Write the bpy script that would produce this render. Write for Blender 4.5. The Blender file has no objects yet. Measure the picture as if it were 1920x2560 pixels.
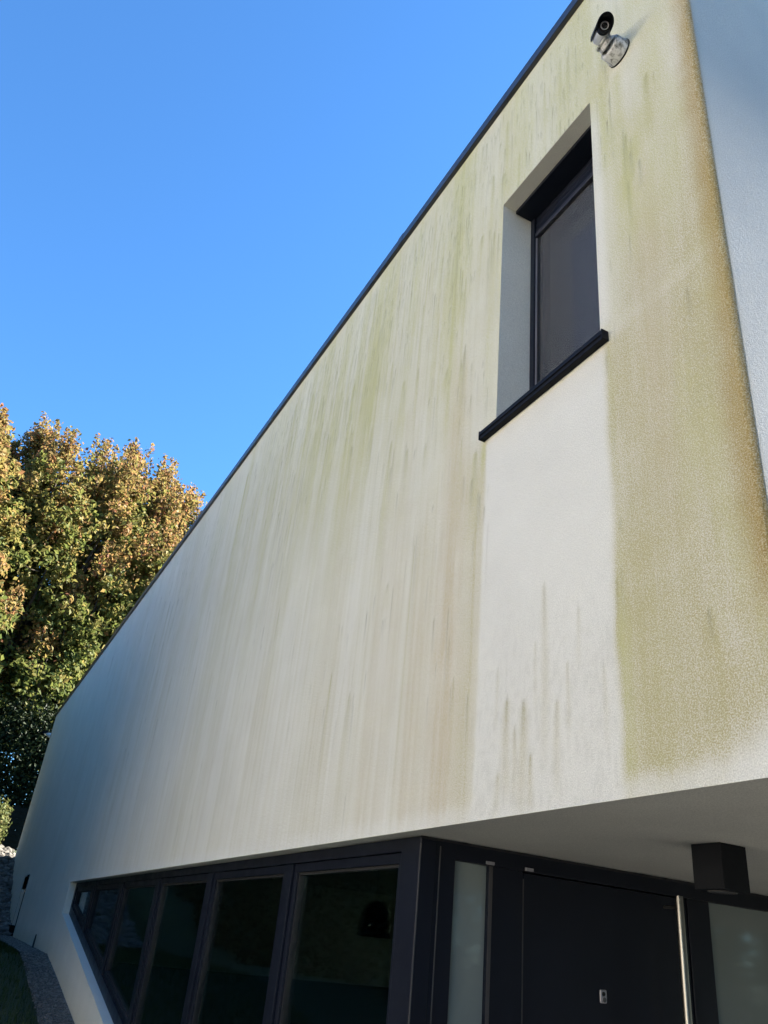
import bpy, bmesh, math, random
import numpy as np
from mathutils import Vector, Matrix

random.seed(7)
rng = np.random.default_rng(11)
S = bpy.context.scene
COL = S.collection
R = math.radians

# ------------------------------------------------------------------ camera
cam_d = bpy.data.cameras.new('camera')
cam = bpy.data.objects.new('camera', cam_d)
COL.objects.link(cam)
right = Vector((0.46276665, 0.88133554, 0.09536614))
up = Vector((0.38938538, -0.29873481, 0.87128442))
fwd = Vector((-0.79638311, 0.36606719, 0.48142368))
M4 = Matrix((right, up, -fwd)).transposed().to_4x4()
M4.translation = Vector((1.2546, -1.7, 1.65))
cam.matrix_world = M4
cam_d.sensor_fit = 'VERTICAL'
cam_d.sensor_height = 36.0
cam_d.lens = 36.0 * 2008.9 / 2560.0
cam_d.clip_start = 0.05
cam_d.clip_end = 2000.0
S.camera = cam

# ------------------------------------------------------------------ sky, sun, exposure
SUN_EL, SUN_AZ = 30.0, 0.5          # azimuth from +Y towards +X
W = bpy.data.worlds.new('World')
S.world = W
W.use_nodes = True
nt = W.node_tree
nt.nodes.clear()
wo = nt.nodes.new('ShaderNodeOutputWorld')
bg = nt.nodes.new('ShaderNodeBackground')
sky = nt.nodes.new('ShaderNodeTexSky')
sky.sky_type = 'NISHITA'
sky.sun_disc = False
sky.sun_elevation = R(SUN_EL)
sky.sun_rotation = R(SUN_AZ)
sky.altitude = 100.0
sky.air_density = 1.12
sky.dust_density = 0.1
sky.ozone_density = 10.0
bg.inputs['Strength'].default_value = 0.05
tone = nt.nodes.new('ShaderNodeMix')                 # clear autumn air: a cleaner azure all over
tone.data_type = 'RGBA'; tone.blend_type = 'MULTIPLY'
tone.inputs[0].default_value = 1.0
tone.inputs[7].default_value = (0.80, 0.99, 0.99, 1)
nt.links.new(sky.outputs[0], tone.inputs[6])
nt.links.new(tone.outputs[2], bg.inputs[0])
nt.links.new(bg.outputs[0], wo.inputs[0])

sun_d = bpy.data.lights.new('sun', 'SUN')
sun_d.energy = 5.0
sun_d.angle = R(0.5)
sun_d.color = (1.0, 0.93, 0.82)
sun = bpy.data.objects.new('sun', sun_d)
COL.objects.link(sun)
sd = Vector((math.sin(R(SUN_AZ)) * math.cos(R(SUN_EL)), math.cos(R(SUN_AZ)) * math.cos(R(SUN_EL)), math.sin(R(SUN_EL))))
sun.rotation_euler = sd.to_track_quat('Z', 'Y').to_euler()
sun.location = sd * 60

S.view_settings.view_transform = 'Standard'
S.view_settings.look = 'None'
S.view_settings.gamma = 1.0
S.view_settings.use_curve_mapping = False
S.view_settings.exposure = 2.95
S.cycles.max_bounces = 8
S.cycles.transparent_max_bounces = 12

# ------------------------------------------------------------------ helpers
D = 1.7


def PX(u): return (u + 0.738) * D
def PZ(w): return 1.65 + w * D
def PY(v): return (v - 1.0) * D


def tag(o, label=None, cat=None, group=None, kind=None):
    if label: o['label'] = label
    if cat: o['category'] = cat
    if group: o['group'] = group
    if kind: o['kind'] = kind
    return o


def link(o, parent=None):
    COL.objects.link(o)
    if parent is not None:
        o.parent = parent
        o.matrix_parent_inverse = Matrix.Identity(4)
    return o


def empty(name, loc=(0, 0, 0)):
    o = bpy.data.objects.new(name, None)
    o.empty_display_size = 0.2
    o.location = loc
    return link(o)


class MB:
    """collects shapes, builds ONE mesh object"""
    def __init__(self):
        self.v = []; self.f = []; self.s = []

    def add(self, vs, fs, smooth=False):
        n = len(self.v)
        self.v += [tuple(p) for p in vs]
        self.f += [tuple(i + n for i in f) for f in fs]
        self.s += [smooth] * len(fs)
        return self

    def box(self, x0, x1, y0, y1, z0, z1):
        vs = [(x0, y0, z0), (x1, y0, z0), (x1, y1, z0), (x0, y1, z0), (x0, y0, z1), (x1, y0, z1), (x1, y1, z1), (x0, y1, z1)]
        return self.add(vs, [(0, 3, 2, 1), (4, 5, 6, 7), (0, 1, 5, 4), (1, 2, 6, 5), (2, 3, 7, 6), (3, 0, 4, 7)])

    def prism_y(self, pts, y0, y1):
        """polygon of (x, z) extruded in y"""
        n = len(pts)
        vs = [(p[0], y0, p[1]) for p in pts] + [(p[0], y1, p[1]) for p in pts]
        fs = [tuple(range(n)), tuple(range(2 * n - 1, n - 1, -1))]
        fs += [(i, i + n, (i + 1) % n + n, (i + 1) % n) for i in range(n)]
        return self.add(vs, fs)

    def ring_y(self, outer, inner, y0, y1):
        """frame between two polygons of (x, z), extruded in y"""
        n = len(outer)
        vs = [(p[0], y0, p[1]) for p in outer] + [(p[0], y0, p[1]) for p in inner]
        vs += [(p[0], y1, p[1]) for p in outer] + [(p[0], y1, p[1]) for p in inner]
        fs = []
        for i in range(n):
            j = (i + 1) % n
            fs += [(i, j, j + n, i + n), (i + 2 * n, i + 3 * n, j + 3 * n, j + 2 * n),
                   (i, i + 2 * n, j + 2 * n, j), (i + n, j + n, j + 3 * n, i + 3 * n)]
        return self.add(vs, fs)

    def tube(self, pts, radii, n=10, cap=True):
        pts = [Vector(p) for p in pts]
        rings = []
        t0 = (pts[1] - pts[0]).normalized()
        a = t0.orthogonal().normalized()
        vs = []
        for i, p in enumerate(pts):
            t = (pts[min(i + 1, len(pts) - 1)] - pts[max(i - 1, 0)]).normalized()
            a = (a - t * a.dot(t)).normalized()
            b = t.cross(a)
            for k in range(n):
                an = 2 * math.pi * k / n
                vs.append(p + (a * math.cos(an) + b * math.sin(an)) * radii[i])
        fs = []
        for i in range(len(pts) - 1):
            for k in range(n):
                fs.append((i * n + k, i * n + (k + 1) % n, (i + 1) * n + (k + 1) % n, (i + 1) * n + k))
        self.add(vs, fs, True)
        if cap:
            self.add(vs[:n], [tuple(range(n - 1, -1, -1))])
            self.add(vs[-n:], [tuple(range(n))])
        return self

    def build(self, name, mat, parent=None, bevel=0.0, xf=None):
        me = bpy.data.meshes.new(name)
        v = self.v
        if xf is not None:
            v = [tuple(xf @ Vector(p)) for p in v]
        me.from_pydata(v, [], self.f)
        me.polygons.foreach_set('use_smooth', self.s)
        bm = bmesh.new(); bm.from_mesh(me)
        bmesh.ops.recalc_face_normals(bm, faces=bm.faces)
        bm.to_mesh(me); bm.free()
        me.update()
        o = bpy.data.objects.new(name, me)
        if mat is not None: me.materials.append(mat)
        link(o, parent)
        if bevel > 0:
            m = o.modifiers.new('bevel', 'BEVEL')
            m.width = bevel; m.segments = 2; m.limit_method = 'ANGLE'; m.angle_limit = R(40)
        return o


def mesh_np(name, verts, faces, mat, parent=None, smooth=False, attrs=None):
    """fast mesh from numpy arrays; faces (n, k)"""
    me = bpy.data.meshes.new(name)
    verts = np.asarray(verts, np.float32); faces = np.asarray(faces, np.int32)
    k = faces.shape[1]
    me.vertices.add(len(verts)); me.vertices.foreach_set('co', verts.ravel())
    me.loops.add(faces.size); me.loops.foreach_set('vertex_index', faces.ravel())
    me.polygons.add(len(faces))
    me.polygons.foreach_set('loop_start', np.arange(0, faces.size, k, dtype=np.int32))
    me.polygons.foreach_set('use_smooth', np.full(len(faces), smooth, dtype=bool))
    if attrs:
        for nm, (dom, arr) in attrs.items():
            a = me.attributes.new(nm, 'FLOAT', dom)
            a.data.foreach_set('value', np.asarray(arr, np.float32).ravel())
    me.update(calc_edges=True)
    me.validate()
    if mat is not None: me.materials.append(mat)
    o = bpy.data.objects.new(name, me)
    return link(o, parent)


# ---- materials
class NT:
    def __init__(self, name):
        self.m = bpy.data.materials.new(name)
        self.m.use_nodes = True
        self.t = self.m.node_tree
        self.b = self.t.nodes['Principled BSDF']
        self.out = self.t.nodes['Material Output']

    def n(self, typ, **kw):
        nd = self.t.nodes.new(typ)
        for k, v in kw.items():
            setattr(nd, k, v)
        return nd

    def set(self, sock, val):
        if hasattr(val, 'is_output') or isinstance(val, bpy.types.NodeSocket):
            self.t.links.new(val, sock)
        else:
            if isinstance(val, (tuple, list)) and len(val) == 3 and sock.type == 'RGBA':
                val = (*val, 1)
            sock.default_value = val

    def coord(self, scale=(1, 1, 1)):
        c = self.n('ShaderNodeTexCoord')
        mp = self.n('ShaderNodeMapping')
        mp.inputs['Scale'].default_value = scale
        self.t.links.new(c.outputs['Object'], mp.inputs[0])
        return mp.outputs[0]

    def noise(self, scale, detail=3, rough=0.55, coord=None, dist=0.0):
        nd = self.n('ShaderNodeTexNoise')
        nd.inputs['Scale'].default_value = scale
        nd.inputs['Detail'].default_value = detail
        nd.inputs['Roughness'].default_value = rough
        nd.inputs['Distortion'].default_value = dist
        if coord is None: coord = self.coord()
        self.t.links.new(coord, nd.inputs['Vector'])
        return nd.outputs[0]

    def math(self, op, a, b=None, clamp=False):
        nd = self.n('ShaderNodeMath', operation=op, use_clamp=clamp)
        self.set(nd.inputs[0], a)
        if b is not None: self.set(nd.inputs[1], b)
        return nd.outputs[0]

    def ramp(self, v, lo, hi, a=0.0, b=1.0):
        nd = self.n('ShaderNodeMapRange', clamp=True)
        self.set(nd.inputs[0], v)
        for i, x in enumerate((lo, hi, a, b)): nd.inputs[i + 1].default_value = x
        return nd.outputs[0]

    def mix(self, f, a, b, blend='MIX'):
        nd = self.n('ShaderNodeMix', data_type='RGBA', blend_type=blend)
        self.set(nd.inputs[0], f)
        self.set(nd.inputs[6], a); self.set(nd.inputs[7], b)
        return nd.outputs[2]

    def attr(self, name):
        nd = self.n('ShaderNodeAttribute', attribute_name=name)
        return nd.outputs['Fac']

    def bump(self, h, strength=0.5, dist=0.01, normal=None):
        nd = self.n('ShaderNodeBump')
        nd.inputs['Strength'].default_value = strength
        nd.inputs['Distance'].default_value = dist
        self.set(nd.inputs['Height'], h)
        if normal is not None: self.t.links.new(normal, nd.inputs['Normal'])
        self.t.links.new(nd.outputs[0], self.b.inputs['Normal'])
        return nd.outputs[0]

    def p(self, **kw):
        for k, v in kw.items():
            self.set(self.b.inputs[k.replace('_', ' ')], v)
        return self


def simple(name, col, rough=0.5, metal=0.0, spec=0.5, var=0.08, nscale=8.0, bump=0.0, bscale=60.0, bdist=0.002):
    t = NT(name)
    nz = t.noise(nscale, 4)
    f = t.ramp(nz, 0.3, 0.7, 1 - var, 1 + var)
    c = t.mix(1.0, col, f, 'MULTIPLY')
    t.p(Base_Color=c, Metallic=metal)
    t.set(t.b.inputs['Specular IOR Level'], spec)
    t.set(t.b.inputs['Roughness'], t.ramp(t.noise(nscale * 3, 3), 0.3, 0.7, max(rough - 0.06, 0.02), rough + 0.06))
    if bump > 0:
        t.bump(t.noise(bscale, 3), bump, bdist)
    return t.m


PLASTER = (0.66, 0.645, 0.56)


def plaster_material(name, stained):
    t = NT(name)
    co = t.coord()
    grain = t.noise(230, 2, 0.6, co)
    coarse = t.noise(60, 2, 0.5, co)
    mott = t.noise(2.2, 4, 0.6, co)
    col = t.mix(t.ramp(mott, 0.3, 0.7), tuple(c * 0.95 for c in PLASTER), tuple(c * 1.04 for c in PLASTER))
    if stained:
        # fine vertical rain streaks break the stains up
        st = t.noise(1.0, 4, 0.62, t.coord((26, 26, 1.5)))
        st2 = t.noise(1.0, 3, 0.6, t.coord((90, 90, 2.2)))
        patchy = t.noise(5.0, 5, 0.7, co)
        brk = t.math('ADD', t.math('MULTIPLY', st, 0.55), t.math('MULTIPLY', patchy, 0.65))
        brk = t.ramp(brk, 0.35, 0.85, 0.62, 1.25)
        fine = t.ramp(t.noise(1.0, 3, 0.65, t.coord((150, 150, 60))), 0.36, 0.64, 0.78, 1.22)
        brk = t.math('MULTIPLY', brk, fine)
        pit = t.ramp(grain, 0.35, 0.62, 1.4, 0.6)      # dirt sits in the pits of the render
        tan = t.math('MULTIPLY', t.math('MULTIPLY', t.attr('tan'), brk), pit, True)
        col = t.mix(tan, col, (0.415, 0.368, 0.192))
        pink = t.math('MULTIPLY', t.attr('pink'), brk, True)
        col = t.mix(pink, col, (0.50, 0.43, 0.29))
        gr = t.math('MULTIPLY', t.math('MULTIPLY', t.attr('green'), brk), pit, True)
        col = t.mix(gr, col, (0.465, 0.445, 0.215))
        br = t.math('MULTIPLY', t.attr('brown'), pit, True)
        col = t.mix(br, col, (0.34, 0.245, 0.085))
        dk = t.math('MULTIPLY', t.attr('dash'), t.ramp(st2, 0.3, 0.65, 0.6, 1.3), True)
        col = t.mix(dk, col, (0.185, 0.18, 0.115))
    spk = t.ramp(grain, 0.28, 0.72, 0.77, 1.14)
    col = t.mix(1.0, col, spk, 'MULTIPLY')
    t.p(Base_Color=col, Roughness=0.92)
    t.set(t.b.inputs['Specular IOR Level'], 0.2)
    h = t.math('ADD', grain, t.math('MULTIPLY', coarse, 0.8))
    t.bump(h, 0.55, 0.006)
    return t.m


M = {}
M['facade'] = plaster_material('stained_render', True)
M['plaster'] = plaster_material('clean_render', False)
M['anthracite'] = simple('anthracite_paint', (0.0068, 0.0088, 0.0150), 0.42, 0.0, 0.2, 0.12, 3.0, 0.06, 500, 0.0005)
M['coping'] = simple('coping_metal', (0.02, 0.021, 0.028), 0.35, 0.0, 0.5, 0.15, 2.0)
M['black'] = simple('matt_black', (0.006, 0.0068, 0.009), 0.6, 0.0, 0.12, 0.1)
M['gasket'] = simple('black_gasket', (0.006, 0.006, 0.007), 0.7)
M['bead'] = simple('dark_bead', (0.06, 0.056, 0.056), 0.45, 0.2)
M['trim'] = simple('thin_trim', (0.10, 0.10, 0.10), 0.4, 0.6)
ts_ = NT('brushed_steel'); ts_.p(Base_Color=(0.30, 0.285, 0.255), Metallic=1.0, Roughness=0.36); M['steel'] = ts_.m
M['dull_metal'] = simple('dull_metal', (0.32, 0.31, 0.33), 0.4, 0.4)
M['cam_white'] = None
M['roof'] = simple('roof_membrane', (0.12, 0.12, 0.12), 0.9)
M['interior'] = simple('interior_paint', (0.58, 0.60, 0.54), 0.9)
M['int_floor'] = simple('interior_floor', (0.22, 0.17, 0.12), 0.5)
M['curtain'] = simple('grey_curtain', (0.62, 0.62, 0.62), 0.9, 0, 0.2)


def glass_material(name, tint=(0.5, 0.55, 0.52), refl=1.0):
    t = NT(name)
    tr = t.n('ShaderNodeBsdfTransparent'); tr.inputs[0].default_value = (*tint, 1)
    gl = t.n('ShaderNodeBsdfGlossy'); gl.inputs['Roughness'].default_value = 0.012
    gl.inputs[0].default_value = (0.9, 0.95, 1.0, 1)
    fr = t.n('ShaderNodeFresnel'); fr.inputs[0].default_value = 1.5
    nz = t.noise(0.8, 2)
    bp = t.n('ShaderNodeBump'); bp.inputs['Strength'].default_value = 0.02; bp.inputs['Distance'].default_value = 0.05
    t.t.links.new(nz, bp.inputs['Height'])
    t.t.links.new(bp.outputs[0], gl.inputs['Normal'])
    mx = t.n('ShaderNodeMixShader')
    t.t.links.new(t.math('MULTIPLY', fr.outputs[0], refl, True), mx.inputs[0])
    t.t.links.new(tr.outputs[0], mx.inputs[1]); t.t.links.new(gl.outputs[0], mx.inputs[2])
    t.t.links.new(mx.outputs[0], t.out.inputs[0])
    return t.m


M['glass'] = glass_material('window_glass', (0.78, 0.83, 0.79), 0.9)
ts = NT('fly_screen')
_tr = ts.n('ShaderNodeBsdfTransparent')
_wv = ts.n('ShaderNodeTexWave', wave_type='BANDS', bands_direction='Z'); _wv.inputs['Scale'].default_value = 17; _wv.inputs['Distortion'].default_value = 0.6
ts.t.links.new(ts.coord(), _wv.inputs['Vector'])
ts.p(Base_Color=ts.mix(_wv.outputs['Fac'], (0.085, 0.09, 0.096), (0.11, 0.113, 0.118)), Roughness=0.7)
_mx = ts.n('ShaderNodeMixShader'); _mx.inputs[0].default_value = 0.32
ts.t.links.new(_tr.outputs[0], _mx.inputs[1]); ts.t.links.new(ts.b.outputs[0], _mx.inputs[2]); ts.t.links.new(_mx.outputs[0], ts.out.inputs[0])
M['screen'] = ts.m
M['glass_up'] = glass_material('upper_window_glass', (0.72, 0.74, 0.74), 1.0)
tf = NT('milk_glass')
tf.p(Base_Color=tf.mix(tf.noise(1.4, 2), (0.17, 0.20, 0.185), (0.20, 0.225, 0.215)), Roughness=0.05)
tf.b.inputs['IOR'].default_value = 1.5
M['milk'] = tf.m

# white plastic streaked with grime
tc = NT('grimy_white_plastic')
co = tc.coord((60, 34, 24))
gz = tc.noise(1.0, 5, 0.65, co, 0.4)
tc.p(Base_Color=tc.mix(tc.ramp(gz, 0.46, 0.66), (0.55, 0.55, 0.53), (0.075, 0.075, 0.06)), Roughness=0.85)
tc.b.inputs['Specular IOR Level'].default_value = 0.12
M['cam_white'] = tc.m
M['white_plastic'] = simple('white_plastic', (0.6, 0.6, 0.6), 0.4)
tl = NT('lens_glass')
tl.p(Base_Color=(0.01, 0.01, 0.012), Roughness=0.08)
M['lens'] = tl.m


def foliage(name, cols, trans=0.35):
    t = NT(name)
    a = t.attr('tint')
    cr = t.n('ShaderNodeValToRGB')
    e = cr.color_ramp.elements
    while len(e) < len(cols): e.new(0.5)
    for i, (pos, c) in enumerate(cols):
        e[i].position = pos; e[i].color = (*c, 1)
    t.t.links.new(a, cr.inputs[0])
    df = t.n('ShaderNodeBsdfPrincipled'); df.inputs['Roughness'].default_value = 0.55; df.inputs['Specular IOR Level'].default_value = 0.12
    t.t.links.new(cr.outputs[0], df.inputs['Base Color'])
    tl_ = t.n('ShaderNodeBsdfTranslucent')
    t.t.links.new(cr.outputs[0], tl_.inputs[0])
    mx = t.n('ShaderNodeMixShader'); mx.inputs[0].default_value = trans
    t.t.links.new(df.outputs[0], mx.inputs[1]); t.t.links.new(tl_.outputs[0], mx.inputs[2])
    t.t.links.new(mx.outputs[0], t.out.inputs[0])
    return t.m


M['maple'] = foliage('autumn_leaves', [(0.0, (0.05, 0.075, 0.024)), (0.35, (0.115, 0.135, 0.036)), (0.62, (0.21, 0.175, 0.055)), (0.85, (0.26, 0.155, 0.065)), (1.0, (0.23, 0.10, 0.055))], 0.5)
M['hedge'] = foliage('hedge_leaves', [(0.0, (0.007, 0.013, 0.006)), (0.6, (0.014, 0.024, 0.009)), (1.0, (0.032, 0.045, 0.016))], 0.1)
M['shrub'] = foliage('shrub_leaves', [(0.0, (0.05, 0.075, 0.025)), (0.6, (0.11, 0.125, 0.04)), (1.0, (0.24, 0.20, 0.09))])
M['bark'] = simple('bark', (0.06, 0.048, 0.038), 0.95, 0, 0.2, 0.35, 6, 0.6, 20, 0.03)

# ground materials
tg = NT('lawn_earth')
tg.p(Base_Color=tg.mix(tg.noise(3, 5), (0.022, 0.036, 0.012), (0.04, 0.055, 0.02)), Roughness=1.0)
tg.bump(tg.noise(40, 4), 0.8, 0.03)
M['lawn'] = tg.m
M['grass'] = foliage('grass_blades', [(0.0, (0.018, 0.034, 0.010)), (1.0, (0.05, 0.075, 0.022))], 0.25)
tp = NT('asphalt')
tp.p(Base_Color=tp.mix(tp.noise(5, 5), (0.045, 0.045, 0.046), (0.065, 0.064, 0.062)), Roughness=0.9)
tp.bump(tp.noise(120, 3), 0.3, 0.003)
M['paving'] = tp.m
ty = NT('added_yard_gravel')
ty.p(Base_Color=ty.mix(ty.noise(9, 6), (0.34, 0.31, 0.26), (0.44, 0.41, 0.35)), Roughness=0.95)
ty.bump(ty.noise(60, 3), 0.6, 0.01)
M['added_yard'] = ty.m
tgr = NT('gravel')
vor = tgr.n('ShaderNodeTexVoronoi'); vor.inputs['Scale'].default_value = 45
tgr.t.links.new(tgr.coord(), vor.inputs['Vector'])
tgr.p(Base_Color=tgr.mix(vor.outputs['Color'], (0.12, 0.115, 0.10), (0.22, 0.21, 0.19)), Roughness=0.95)
tgr.bump(vor.outputs['Distance'], 1.0, 0.02)
M['gravel'] = tgr.m
tst = NT('field_stone')
oi = tst.attr('tint')
tst.p(Base_Color=tst.mix(oi, (0.07, 0.064, 0.055), (0.18, 0.165, 0.14)), Roughness=0.95)
tst.bump(tst.noise(60, 4), 0.6, 0.01)
M['stone'] = tst.m
M['fence'] = simple('dark_fence_paint', (0.005, 0.009, 0.010), 0.8, 0, 0.04, 0.2, 5)

# ------------------------------------------------------------------ ground
GX = [-400, -60, -24, -21, -18.3, -16.5, -11.45, -10.3, -8.4, -2.2, 20, 400]
GZ = [3.6, 3.6, 3.2, 2.75, 1.62, 1.29, 1.23, 1.07, 0.78, 0.0, 0.0, 0.0]


def gz_(x): return np.interp(x, GX, GZ)


xs = np.unique(np.concatenate([np.array([-400, -250, -150, -100, -80, -60, -50, -40, -32]), np.arange(-28, 4.01, 0.25), np.array([8, 14, 20, 40, 80, 160, 300, 400])]))
ys = np.unique(np.concatenate([np.array([-400, -200, -100, -50, -30, -20, -15]), np.arange(-12, 16.1, 1.0), np.array([20, 30, 50, 100, 200, 400])]))
gxx, gyy = np.meshgrid(xs, ys, indexing='ij')
rough_ = 0.03 * np.sin(gxx * 3.1 + gyy * 1.7) * np.sin(gyy * 2.3) * ((gxx < -5) & (gyy < -0.5))
gv = np.stack([gxx, gyy, gz_(gxx) + rough_ - 0.03], -1).reshape(-1, 3)
ny = len(ys)
ii, jj = np.meshgrid(np.arange(len(xs) - 1), np.arange(ny - 1), indexing='ij')
a0 = (ii * ny + jj).ravel()
gf = np.stack([a0, a0 + ny, a0 + ny + 1, a0 + 1], -1)
tag(mesh_np('ground', gv, gf, M['lawn'], smooth=True), kind='structure')
pv = MB().box(-4.2, 30, -9, 9, -0.3, 0.0)
tag(pv.build('paving', M['paving']), kind='structure')

yd = MB().box(-30, 30, -19.0, -9.5, -0.3, 0.004) if False else MB().add([(-17, -15.9, 0.01), (40, -15.9, 0.01), (40, -9.1, 0.01), (-4.0, -9.1, 0.01)], [(0, 1, 2, 3)])
tag(yd.build('added_yard', M['added_yard']), kind='structure')  # unseen pale ground added to bounce warm sunlight onto the facade

# ------------------------------------------------------------------ house
house = empty('house', (0, 0, 0))
tag(house, 'flat roofed white rendered house with algae streaked facade and dark corner glazing', 'house')

Z_SOF = PZ(0.270)
Z_TOP = PZ(2.70)
X_FAR = PX(-13.15)
X_GL = PX(-7.258)
X_ENT = PX(-1.858)
Y_GL = PY(1.051)
Y_BACK = 9.0
RC = 0.025
WX0, WX1, WZ0, WZ1 = PX(-1.511), PX(-1.090), PZ(1.306), PZ(2.1625)


def sm(a, b, t):
    t = np.clip((t - a) / (b - a), 0, 1)
    return t * t * (3 - 2 * t)


def vnoise(x, z, fx, fz, seed):
    r = np.random.default_rng(seed)
    T = r.random((512, 512))
    X = x * fx + 1000; Z = z * fz + 1000
    xi = np.floor(X).astype(int); zi = np.floor(Z).astype(int)
    fx_ = X - xi; fz_ = Z - zi
    fx_ = fx_ * fx_ * (3 - 2 * fx_); fz_ = fz_ * fz_ * (3 - 2 * fz_)
    g = lambda i, j: T[(xi + i) % 512, (zi + j) % 512]
    return (g(0, 0) * (1 - fx_) + g(1, 0) * fx_) * (1 - fz_) + (g(0, 1) * (1 - fx_) + g(1, 1) * fx_) * fz_


def fbm(x, z, fx, fz, seed, oct=3):
    s = 0; a = 0.5; t = 0
    for k in range(oct):
        s = s + a * vnoise(x, z, fx * 2 ** k, fz * 2 ** k, seed + k); t += a; a *= 0.5
    return s / t


def stain_fields(x, z, y):
    """x, z: arrays of wall coordinates (metres), y > 0 on the end face"""
    u = x / D - 0.738; w = (z - 1.65) / D
    sh = x.shape
    nb = fbm(x, z, 2.6, 0.28, 1)            # broad vertical bands
    nm = fbm(x, z, 9., 1.0, 5)            # narrower bands
    nf = fbm(x, z, 34., 2.2, 9)
    pt = fbm(x, z, 1.6, 1.1, 21, 4)
    bands = sm(0.38, 0.68, 0.5 * nb + 0.35 * nm + 0.15 * nf)
    far = sm(-9.5, -4.0, u)
    # --- right-hand strip between window and corner
    rag = 0.022 * (fbm(x, z, 4, 7, 33, 4) - .5)
    rs = sm(-1.105, -1.058, u + rag) * (1 - sm(1.24, 1.30, w))
    soft = sm(-1.075, -0.985, u) * sm(1.22, 1.34, w)
    strip = np.clip(rs + soft, 0, 1)
    patch = sm(-1.560, -1.540, u + 0.7 * rag) * (1 - sm(-1.098, -1.066, u + rag)) * (1 - sm(1.25, 1.28, w))
    # --- tan
    tan = strip * (0.40 + 0.62 * (1 - sm(0.9, 2.2, w))) * (0.55 + 0.85 * pt) * (0.85 + 0.3 * nm)
    tan = tan * (1 - 0.55 * sm(2.0, 2.45, w))
    left = 1 - sm(-1.562, -1.542, u + 0.7 * rag) * (1 - sm(1.26, 1.3, w))
    left = left * (1 - strip)
    tan += left * (0.08 + 0.26 * bands) * (0.35 + 0.65 * far) * (0.4 + 0.6 * sm(0.25, 1.5, w) + 0.35 * (1 - sm(0.4, 1.3, w)))
    b1 = np.exp(-((u + 1.60) / 0.055) ** 2) * (1 - sm(1.15, 1.32, w)) * left
    tan += 0.42 * b1
    # --- pinkish ochre runs left of the clean patch
    pink = np.exp(-((u + 1.72 + 0.02 * (w - 1)) / 0.062) ** 2) * (1 - sm(1.35, 1.85, w)) * 0.65
    pink += np.exp(-((u + 1.86) / 0.05) ** 2) * (1 - sm(0.7, 1.5, w)) * 0.42
    pink += np.exp(-((u + 2.12) / 0.05) ** 2) * (1 - sm(0.7, 1.9, w)) * 0.25
    pink += np.exp(-((u + 0.93) / 0.05) ** 2) * sm(0.5, 1.2, w) * (1 - sm(1.5, 2.1, w)) * 0.35
    pink += left * sm(0.5, 0.75, fbm(x, z, 5., 0.12, 61)) * 0.14 * far
    pink *= (0.5 + nf)
    # --- green algae
    green = left * (0.34 + 0.34 * sm(0.40, 0.7, fbm(x, z, 6.0, 0.35, 41, 4))) * (0.15 + 0.85 * sm(0.6, 2.2, w)) * sm(-7.5, -2.6, u)
    green += (1 - sm(-0.86, -0.74, u)) * 0.30 * sm(1.2, 2.4, w) * sm(-1.2, -1.0, u) * pt
    green += rs * 0.28 * np.exp(-((u + 1.07) / 0.02) ** 2) * (0.4 + pt)
    green += strip * 0.18 * (1 - sm(0.5, 0.95, w)) * sm(0.25, 0.4, w) * np.exp(-((u + 1.02) / 0.09) ** 2)
    green += strip * 0.42 * sm(0.40, 0.72, fbm(x, z, 5, 1.6, 55, 4))
    green += np.exp(-((u + 1.567) / 0.014) ** 2) * np.exp(-((w - 1.22) / 0.06) ** 2) * 0.8
    green += 0.55 * np.exp(-((u + 0.985) / 0.018) ** 2) * sm(2.17, 2.13, w) * sm(1.85, 2.1, w)     # below the camera
    gp = sm(0.3, 0.7, fbm(x, z, 9, 3.0, 58, 4))
    green += 1.0 * gp * np.exp(-((u + 0.955) / 0.045) ** 2) * np.exp(-((w - 1.74) / 0.13) ** 2)       # beside the window
    green += 0.5 * np.exp(-((u + 1.0) / 0.05) ** 2) * np.exp(-((w - 1.88) / 0.10) ** 2)
    green += 0.45 * np.exp(-((u + 1.05) / 0.03) ** 2) * np.exp(-((w - 2.05) / 0.15) ** 2)
    green += 0.30 * np.exp(-((u + 1.80) / 0.05) ** 2) * sm(1.1, 1.9, w)
    green += 0.40 * np.exp(-((u + 2.42) / 0.10) ** 2) * np.exp(-((w - 2.0) / 0.35) ** 2)
    green += 0.22 * np.exp(-((u + 2.9) / 0.2) ** 2) * np.exp(-((w - 1.9) / 0.5) ** 2)
    # --- brown dirt along the vertical edge
    wob = 0.012 * (vnoise(x, z, 0.01, 5, 77) - 0.5) + 0.01 * (vnoise(x, z, 0.01, 17, 78) - 0.5)
    brown = sm(-0.812, -0.742, u + wob) * (0.55 + 0.6 * fbm(x, z, 14, 2.2, 79, 3)) * sm(0.42, 0.62, w)
    brown = np.where(y > 0.022, 0.5 * np.exp(-(y - 0.022) / 0.010) * sm(0.42, 0.62, w), brown)
    # --- cleaned / rain-washed zones
    corner_clean = sm(-0.885, -0.835, u + 0.03 * (pt - .5)) * (1 - sm(0.28, 0.39, w - 0.45 * (u + 0.80) + 0.05 * (pt - .5)))
    lowedge = 1 - sm(0.285, 0.325, w + 0.03 * (nf - .5))
    keep = (1 - 0.92 * patch) * (1 - 0.95 * corner_clean) * (1 - 0.75 * lowedge)
    clean_beside = sm(-1.096, -1.09, u) * (1 - sm(-1.07, -1.04, u)) * sm(1.3, 1.34, w) * (1 - sm(2.0, 2.2, w))
    keep *= (1 - 0.7 * clean_beside)
    under = np.exp(-((w - 1.235) / 0.05) ** 2) * patch
    tan *= keep; green *= keep; pink *= keep
    pink += 0.10 * under
    # --- individual drips and dark dashes
    dash = np.zeros(sh); dtan = np.zeros(sh); dgreen = np.zeros(sh)
    r = np.random.default_rng(5)
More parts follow.
